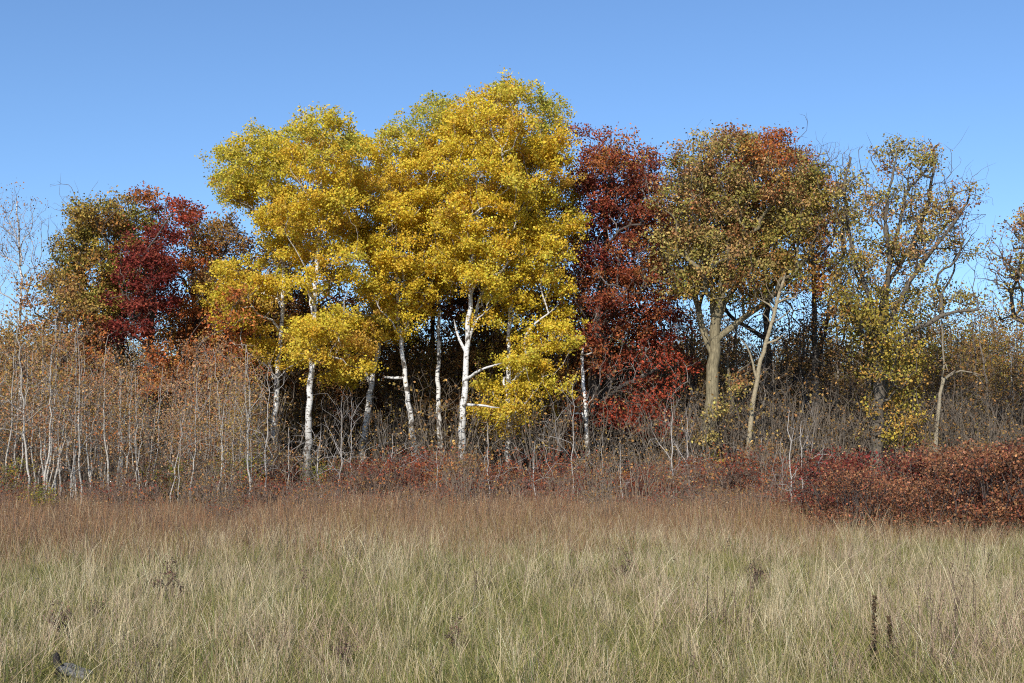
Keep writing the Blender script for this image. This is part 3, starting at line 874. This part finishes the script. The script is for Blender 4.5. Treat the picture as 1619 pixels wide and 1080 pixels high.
# --- yellow-green shrubs
yg = variant_shrub(195, 1.6, 0.8, [((0.26, 0.22, 0.03), 4), ((0.34, 0.25, 0.03), 3), ((0.16, 0.17, 0.03), 3)], 4, 8, clump=80, leaf_size=0.06)
for px, D, s, lab in [(256, 41, 1.0, 'yellow-green bush below the maroon oak among pale saplings'), (12, 40, 1.0, 'orange-yellow bush at the edge of the pale sapling thicket'),
                      (372, 43, 1.2, 'olive bush beneath the dense pinkish young tree'), (510, 45, 1.0, 'small olive bush beside the scaly birch trunk'),
                      (60, 30.5, 0.62, 'low yellow-leaved bush in the russet grass before the thicket')]:
    x = gx(px, D)
    tag(assemble('leafy_bush', yg, (x, D, float(ground_z(x, D))), px * 0.7, (s, s, s * 0.95), SHP), lab, 'bush', 'yellow-green bushes')

# --- the wood behind
dark_oak = [variant_bushy(200 + k, h, pal, cr, 13, clump=1.0) for k, (h, pal, cr) in enumerate([(13, RUST, 3.6), (11.5, BRO, 3.4), (14, BRO, 3.6)])]
spots = [(rs.randrange(3), px, D, s) for px, D, s in [
    (430, 68, .95), (480, 71, 1.0), (540, 73, .8), (640, 69, .95), (690, 71, 1.1), (740, 70, 1.05), (800, 69, 1.05), (860, 70, 1.05), (905, 68, .95),
    (590, 76, .75), (400, 74, .9), (340, 72, .85), (770, 76, 1.0), (670, 77, 1.0), (460, 77, .9), (830, 77, 1.0), (980, 74, .9), (270, 72, .8), (180, 75, .75), (720, 66, .9), (385, 67, .9), (345, 69, .85), (415, 71, 1.0), (300, 68, .75), (250, 69, .7), (450, 67, .85), (505, 69, .85), (330, 76, .9)]]
place('shaded_oak', dark_oak, ['shaded rust-leaved oak deep in the wood', 'shaded brown oak deep in the wood', 'tall shaded brown oak deep in the wood'], spots,
      'tree', 'shaded oaks deep in the wood', True)

GREY = (0.20, 0.17, 0.135)
poles = [variant_pole(220, 9.0, BRO, 1.5, 5, GREY), variant_pole(221, 10.0, TAN, 1.6, 6, GREY), variant_pole(222, 8.0, BRO, 1.3, 2.5, GREY),
         variant_pole(223, 9.5, YOL, 1.7, 9, GREY), variant_pole(224, 8.5, TAN, 1.3, 4.0, (0.6, 0.58, 0.54), birch=True, r=.08)]
POL = ['slender grey-stemmed tree with brown leaves', 'slender grey-stemmed tree with tan leaves', 'slim grey tree nearly bare of leaves',
       'slender tree with yellow-olive crown', 'slender white-stemmed tree with tan leaves']
spots = []
for k in range(235):
    D = 63 + 30 * rs.random() ** 1.1
    px = rs.uniform(880, 1830) if k % 3 else rs.uniform(-220, 880)
    s = rs.uniform(0.8, 1.15) * (1.08 if px > 900 else 0.95)
    spots.append((rs.choice([0, 0, 1, 1, 2, 2, 2, 3, 4]), px, D, s))
spots += [(3, px, D, s) for px, D, s in [(1500, 68, 1.0), (1535, 70, 1.12), (1590, 72, 1.1), (1640, 70, 1.05)]]
place('slender_tree', poles, POL, spots, 'tree', 'slender trees of the wood behind', True)
bare = [variant_pole(260 + k, h, BRO, 0.8, 0.5, c, lean=0.45, nb=0.45, r=r, clump=2.5, twig=(0.15, 0.125, 0.10), trunk_thr=0.03)
        for k, (h, c, r) in enumerate([(7.5, (0.17, 0.145, 0.115), .055), (6.2, (0.15, 0.125, 0.095), .045), (8.2, (0.30, 0.275, 0.24), .055)])]
spots = []
for k in range(170):
    px = rs.uniform(860, 1800) if k % 5 else rs.uniform(430, 880)
    spots.append((rs.choice([0, 1, 1, 0, 2]), px, rs.uniform(61, 76), rs.uniform(0.7, 1.2)))
place('bare_pole_tree', bare, ['thin bare grey pole tree', 'short bare brownish pole tree', 'thin bare whitish pole tree'], spots, 'tree', 'bare pole trees inside the wood', True)
ub = [variant_shrub(240 + k, 3.6, 1.9, pal, 0.8, 16, (0.155, 0.125, 0.095), clump=5, per=5, keep=0.5, leaf_size=0.09, step=0.35, tip=0.006) for k, pal in enumerate([BRO, TAN])]
spots = []
for k in range(295):
    spots.append((k % 2, rs.uniform(-200, 1820) if k % 2 else rs.uniform(880, 1800), rs.uniform(56, 88), rs.uniform(0.9, 1.9)))
place('brushwood_shrub', ub, ['tall grey brushwood with brown leaves', 'tall grey brushwood with tan leaves'], spots, 'shrub', 'brushwood inside the wood', True, SHP)


def scatter(name, pts, idx, sc, turn, coll):
    """a mass of instances picked from a collection by index"""
    n = len(pts)
    me = bpy.data.meshes.new(name)
    me.vertices.add(n)
    me.vertices.foreach_set('co', np.asarray(pts, np.float32).ravel())
    for nm, tp, dat in (('kind_index', 'INT', np.asarray(idx, np.int32)), ('inst_scale', 'FLOAT', np.asarray(sc, np.float32)), ('turn', 'FLOAT', np.asarray(turn, np.float32))):
        a = me.attributes.new(nm, tp, 'POINT'); a.data.foreach_set('value', dat)
    o = link(name, me)
    ng = bpy.data.node_groups.new('scatter_' + name, 'GeometryNodeTree')
    ng.interface.new_socket('Geometry', in_out='INPUT', socket_type='NodeSocketGeometry')
    ng.interface.new_socket('Geometry', in_out='OUTPUT', socket_type='NodeSocketGeometry')
    N = ng.nodes; L = ng.links
    gi = N.new('NodeGroupInput'); go = N.new('NodeGroupOutput')
    ci = N.new('GeometryNodeCollectionInfo'); ci.inputs['Collection'].default_value = coll
    ci.inputs['Separate Children'].default_value = True
    ci.inputs['Reset Children'].default_value = True
    ip = N.new('GeometryNodeInstanceOnPoints'); ip.inputs['Pick Instance'].default_value = True

    def named(nm, tp):
        a = N.new('GeometryNodeInputNamedAttribute'); a.data_type = tp; a.inputs[0].default_value = nm
        return a.outputs[0]
    cx = N.new('ShaderNodeCombineXYZ'); L.new(named('turn', 'FLOAT'), cx.inputs[2])
    L.new(gi.outputs[0], ip.inputs['Points']); L.new(ci.outputs[0], ip.inputs['Instance'])
    L.new(named('kind_index', 'INT'), ip.inputs['Instance Index'])
    L.new(cx.outputs[0], ip.inputs['Rotation'])
    L.new(named('inst_scale', 'FLOAT'), ip.inputs['Scale'])
    L.new(ip.outputs[0], go.inputs[0])
    md = o.modifiers.new('scatter', 'NODES'); md.node_group = ng
    return o


# --- far off the wood is one mass
def make_far_wood():
    coll = bpy.data.collections.new('far_trees')
    k = 0
    for tri in poles[:4] + ub:
        for me in tri:
            if me is not None:
                coll.objects.link(bpy.data.objects.new('far_%02d' % k, me)); k += 1
    rng = np.random.default_rng(8)
    n = 1500
    y = rng.uniform(93, 150, n); x = rng.uniform(-0.62, 0.62, n) * y
    v = rng.choice(6, n, p=[.16, .16, .12, .12, .22, .22]); s = rng.uniform(0.95, 1.4, n); t = rng.uniform(0, 6.28, n)
    pts = np.stack([x, y, np.zeros(n) - 0.05], 1)
    pts = np.repeat(pts, 3, 0); idx = (v[:, None] * 3 + np.arange(3)[None]).ravel()
    o = scatter('far_wood', pts, idx, np.repeat(s, 3), np.repeat(t, 3), coll)
    tag(o, 'distant brown wood closing off the view between the trunks', 'wood', kind='stuff')


make_far_wood()

# ------------------------------------------------------------------ grass of the meadow
def tuft(seed, n, h, hv, wd, pal, spread, lean, curve, rad=0.22, head=0.0, headcol=None):
    rng = np.random.default_rng(seed)
    a = rng.uniform(0, 6.28, n); q = rad * np.sqrt(rng.uniform(0, 1, n))
    base = np.stack([q * np.cos(a), q * np.sin(a), np.zeros(n)], 1)
    H = h * np.exp(rng.normal(0, hv, n))
    la = rng.uniform(0, 6.28, n); lm = np.abs(rng.normal(0, lean, n)); cm = np.abs(rng.normal(0, curve, n))
    ld = np.stack([np.cos(la), np.sin(la), np.zeros(n)], 1)
    fa = rng.uniform(0, 3.14, n); side = np.stack([np.cos(fa), np.sin(fa), np.zeros(n)], 1)
    lv = np.array([0, 0.4, 0.75, 1.0])
    wl_ = np.array([1.0, 0.85, 0.55, 0.12]) if head == 0 else np.array([0.7, 0.6, 0.5, 0.3])
    rows = []
    for t, ww in zip(lv, wl_):
        c = base + ld * (H * (lm * t + cm * t * t))[:, None]
        c[:, 2] += H * t * (1 - 0.35 * np.minimum(cm, 1.2) * t)
        s = side * (wd * ww * rng.uniform(0.7, 1.3, n))[:, None]
        rows.append(np.stack([c - s, c + s], 1))
    V = np.stack(rows, 1).reshape(n * 8, 3)
    o = (np.arange(n) * 8)[:, None]
    Fc = np.concatenate([o + np.array([[k, k + 1, k + 3, k + 2]]) for k in (0, 2, 4)], 0)
    cb = pick_cols(rng, pal, n) * np.exp(rng.normal(0, 0.2, (n, 1)))
    C = np.repeat(cb, 8, 0)
    if head > 0:
        tip = np.stack(rows, 1)[:, 3].mean(1)
        k = 5
        cen = np.repeat(tip, k, 0) + rng.normal(0, 1, (n * k, 3)) * (head * 0.25, head * 0.25, head)
        hv_, hf, hc = leaves_geo(rng, cen, head * 0.7, np.repeat(cb if headcol is None else np.tile(headcol, (n, 1)), k, 0) * np.exp(rng.normal(0, .2, (n * k, 1))), 0.35, bias=0)
        Fc = np.vstack([Fc, hf + len(V)]); V = np.vstack([V, hv_]); C = np.vstack([C, hc])
    return quad_mesh('tuft', V, Fc, np.clip(C, 0, .9), mat=M_GRASS)


G_GREEN = [((0.18, 0.185, 0.05), 5), ((0.27, 0.25, 0.065), 5), ((0.12, 0.135, 0.045), 2), ((0.40, 0.32, 0.15), 4)]
G_TAN = [((0.50, 0.405, 0.235), 5), ((0.62, 0.53, 0.34), 3), ((0.37, 0.28, 0.17), 4), ((0.30, 0.26, 0.10), 1)]
G_PINK = [((0.42, 0.29, 0.20), 4), ((0.48, 0.36, 0.24), 4), ((0.31, 0.19, 0.13), 2)]
G_RUS = [((0.27, 0.165, 0.082), 5), ((0.22, 0.115, 0.058), 5), ((0.38, 0.27, 0.15), 3), ((0.27, 0.20, 0.06), 2)]
G_DARK = [((0.11, 0.075, 0.055), 4), ((0.17, 0.11, 0.08), 3)]
G_FORB = [((0.27, 0.16, 0.085), 4), ((0.30, 0.15, 0.07), 4), ((0.18, 0.12, 0.085), 3), ((0.36, 0.27, 0.16), 2)]
kinds = {}
tcol = bpy.data.collections.new('grass_tufts')
ti = 0
for kind, specs in {
    'green': [dict(n=120, h=.17, hv=.34, wd=.0026, pal=G_GREEN, spread=1, lean=.55, curve=.6)] * 3,
    'tan': [dict(n=26, h=.30, hv=.30, wd=.0024, pal=G_TAN, spread=1, lean=.16, curve=.26, rad=.14, head=.008)] * 4,
    'seed': [dict(n=6, h=.44, hv=.2, wd=.0024, pal=G_TAN, spread=1, lean=.12, curve=.14, head=.012)] * 2,
    'pink': [dict(n=44, h=.25, hv=.3, wd=.0024, pal=G_PINK, spread=1, lean=.28, curve=.4, head=.012)] * 3,
    'russet': [dict(n=40, h=.36, hv=.3, wd=.0032, pal=G_RUS, spread=1, lean=.16, curve=.2, head=.018, rad=.3)] * 3,
    'dark': [dict(n=7, h=.42, hv=.25, wd=.004, pal=G_DARK, spread=1, lean=.2, curve=.1, head=.028)] * 2,
    'forb': [dict(n=26, h=.42, hv=.28, wd=.0045, pal=G_FORB, spread=1, lean=.18, curve=.1, head=.03, rad=.3)] * 3,
}.items():
    kinds[kind] = []
    for sp in specs:
        o = bpy.data.objects.new('tuft_%03d' % ti, tuft(300 + ti, **sp))
        tcol.objects.link(o)
        kinds[kind].append(ti); ti += 1


def make_grass():
    rng = np.random.default_rng(77)
    pts = []
    for d0, d1, dens in ((5.5, 12, 46), (12, 20, 30), (20, 30, 26), (30, 34, 16)):
        w1 = 0.44 * d1 + 5
        n = int((d1 - d0) * 2 * w1 * dens)
        p = np.stack([rng.uniform(-w1, w1, n), rng.uniform(d0, d1, n)], 1)
        pts.append(p[np.abs(p[:, 0]) < 0.44 * p[:, 1] + 4.5])
    p = np.vstack(pts); n = len(p); x, y = p[:, 0], p[:, 1]
    patch = vnoise(x / 2.2, y / 3.5, 1); p2 = vnoise(x / 5.0, y / 6.0, 2); p3 = vnoise(x / 0.9, y / 1.4, 3)
    edge = 17.5 + 0.33 * x + 3.0 * (p2 - 0.5) + 2.0 * (p3 - 0.5)     # where the russet growth begins
    rus = np.clip((y - edge) / 7.0, 0, 1)
    names = ['green', 'tan', 'seed', 'pink', 'russet', 'dark', 'forb']
    prob = np.zeros((n, 7))
    p4 = vnoise(x / 0.45, y / 0.6, 6)
    far = np.clip((y - 22 - 0.35 * x - 5 * (p2 - 0.5)) / 6.0, 0, 1)
    big = vnoise(x / 6.0 + 3, y / 2.4, 12)
    prob[:, 0] = (0.75 + 1.6 * np.clip(patch - 0.35, 0, 1) + 1.6 * np.clip(big - 0.5, 0, 1)) * (1 - 0.8 * rus)
    prob[:, 1] = (0.16 + 2.2 * np.clip(p4 - 0.5, 0, 1) + 0.5 * np.clip(0.5 - patch, 0, 1)) * (1 - 0.65 * rus)
    prob[:, 2] = 0.07 * (1 - 0.2 * rus)
    prob[:, 3] = 0.9 * np.clip(vnoise(x / 1.7, y / 2.6, 9) - 0.5, 0, 1) + 0.10 + 0.22 * rus
    prob[:, 4] = 0.75 * rus
    prob[:, 5] = 0.02 + 0.14 * (p3 > 0.7) * (p2 > 0.4) + 0.05 * rus
    prob[:, 6] = 1.3 * far
    prob /= prob.sum(1)[:, None]
    u = rng.uniform(0, 1, n); kd = (prob.cumsum(1) < u[:, None]).sum(1).clip(0, 6)
    idx = np.zeros(n, np.int32)
    for k, nm in enumerate(names):
        m = kd == k; idx[m] = rng.choice(kinds[nm], m.sum())
    sc = rng.uniform(0.75, 1.2, n) * (0.65 + 0.5 * p3 + 0.3 * vnoise(x / 3.1, y / 2.0, 21))
    lx, ly = gx(112, 9.2), 9.2                                # flattened round the weathered log
    sc = np.where((abs(x - lx) < 0.26) & (y > ly - 0.9) & (y < ly + 0.12), sc * 0.22, sc)
    o = scatter('meadow_grass', np.stack([x, y, ground_z(x, y) - 0.01], 1), idx, sc, rng.uniform(0, 6.28, n), tcol)
    tag(o, 'mixed green, straw and russet meadow grass covering the open field', 'grass', kind='stuff')


make_grass()


# ------------------------------------------------------------------ small things in the grass
def lathe_strip(pts, rad, sides, col):
    sk = Skeleton(np.random.default_rng(1), 0.05)
    last = -1
    for p in pts:
        last = sk.add(np.asarray(p, float), last)
    sk.r = np.asarray(rad, float)
    v, f, c = tubes(sk, [(False, list(range(len(pts))))], sides, lambda r, p, t: np.tile(col, (len(r), 1)))
    return v, f, c


def make_log():
    D = 9.2
    x = gx(112, D)
    root = bpy.data.objects.new('weathered_log', None); COL.objects.link(root)
    root.location = (x, D, float(ground_z(x, D)))
    root.scale = (1.15, 1.15, 1.25)
    rng = np.random.default_rng(5)
    # grey split wood: several splintered staves lying side by side
    for k in range(5):
        y0 = -0.045 + 0.022 * k; z0 = 0.085 + 0.018 * math.sin(k * 1.9)
        a = np.array((-0.07 + rng.uniform(-.02, .02), y0, z0 + 0.035)); b = np.array((0.115 + rng.uniform(-.03, .03), y0 + rng.uniform(-.01, .01), z0 - 0.02))
        ps = [a + (b - a) * t + rng.normal(0, 0.003, 3) for t in np.linspace(0, 1, 8)]
        rr = [0.009] + list(0.017 + rng.uniform(-.003, .004, 6)) + [0.006]
        col = np.array((0.17, 0.165, 0.155)) * rng.uniform(0.7, 1.15)
        link('splinter', quad_mesh('splinter', *lathe_strip(ps, rr, 6, col), mat=M_BARK), root)
    ps = [(-0.045, 0, 0.0), (-0.06, 0, 0.06), (-0.075, 0.005, 0.11), (-0.098, 0.005, 0.16), (-0.102, 0.0, 0.20), (-0.095, 0, 0.215)]
    link('stub', quad_mesh('stub', *lathe_strip(ps, [0.03, 0.032, 0.03, 0.024, 0.02, 0.008], 9, np.array((0.05, 0.042, 0.038))), smooth=True, mat=M_BARK), root)
    ps = [(-0.05, 0.03, 0.02), (0.03, 0.02, 0.05), (0.11, 0.0, 0.035), (0.15, 0, 0.03)]
    link('log', quad_mesh('log', *lathe_strip(ps, [0.05, 0.052, 0.045, 0.02], 10, np.array((0.11, 0.105, 0.095))), smooth=True, mat=M_BARK), root)
    tag(root, 'weathered grey broken log with a dark upright stub lying in the grass', 'log')


make_log()


def spike(px, D, h, lean, label, seed):
    rng = np.random.default_rng(seed)
    x = gx(px, D)
    root = bpy.data.objects.new('dead_mullein', None); COL.objects.link(root)
    root.location = (x, D, float(ground_z(x, D)))
    top = np.array((lean * h, 0, h))
    ps = [top * t + np.array((0.012 * math.sin(5 * t), 0, 0)) for t in np.linspace(0, 1, 9)]
    link('stem', quad_mesh('stem', *lathe_strip(ps, np.linspace(0.007, 0.004, 9), 6, np.array((0.12, 0.085, 0.055))), smooth=True, mat=M_STEM), root)
    n = 130
    t = rng.uniform(0.45, 1.0, n); a = rng.uniform(0, 6.28, n)
    rr = 0.020 * (1.1 - 0.5 * (t - .45) / .55)
    cen = top * t[:, None] + np.stack([rr * np.cos(a), rr * np.sin(a), np.zeros(n)], 1) * rng.uniform(.5, 1.15, (n, 1))
    v, f, c = leaves_geo(rng, cen, 0.024, np.tile(np.array((0.12, 0.08, 0.045)), (n, 1)) * np.exp(rng.normal(0, .3, (n, 1))), 0.8, bias=0)
    q = link('seed_capsules', quad_mesh('seed_capsules', v, f, c, mat=M_DRY), root); q['kind'] = 'stuff'
    n = 16
    t = rng.uniform(0.05, 0.5, n); a = rng.uniform(0, 6.28, n)
    cen = top * t[:, None] + np.stack([0.03 * np.cos(a), 0.03 * np.sin(a), -0.01 + 0 * a], 1)
    v, f, c = leaves_geo(rng, cen, 0.085, np.tile(np.array((0.16, 0.105, 0.065)), (n, 1)) * np.exp(rng.normal(0, .3, (n, 1))), 0.4, bias=0, droop=1.5)
    q = link('leaves', quad_mesh('withered_leaves', v, f, c, mat=M_DRY), root); q['kind'] = 'stuff'
    tag(root, label, 'weed')


spike(1380, 9.8, 0.60, 0.05, 'tall dead brown mullein spike with knobbly seed capsules in the grass', 61)
spike(1412, 9.9, 0.44, -0.06, 'shorter dead mullein stalk close beside the taller spike', 62)

wd = [variant_shrub(270 + k, 0.5, 0.13, [((0.13, 0.085, 0.06), 3), ((0.20, 0.12, 0.085), 2)], 4, 4, (0.11, 0.075, 0.055), clump=700, per=4, leaf_size=0.022, zlo=0.45,
                    step=0.06, tip=0.0016, spread=0.03, leaf_sig=0.018) for k in range(2)]
for v, px, D, s, lab in [(0, 88, 11.0, 1.0, 'withered dark weed clump standing above the weathered log'), (1, 262, 13.5, 1.1, 'withered curly brown weed at the edge of the russet growth'),
                         (0, 545, 9.6, 0.8, 'withered rusty weed in the short green grass'), (1, 985, 15.5, 0.9, 'withered dark weed in the tall pale grass'),
                         (0, 1195, 15.0, 1.0, 'withered dark weed standing out beyond the dead mullein'), (1, 485, 13.8, 0.8, 'withered low weed among straw-coloured stalks'),
                         (1, 720, 10.2, 0.75, 'withered pinkish weed tangle in the meadow'), (0, 150, 12.2, 0.8, 'withered thin weed beside the dark weed clump')]:
    x = gx(px, D)
    tag(assemble('withered_weed', wd[v], (x, D, float(ground_z(x, D))), px, s, SHP), lab, 'weed', 'withered weeds in the meadow')
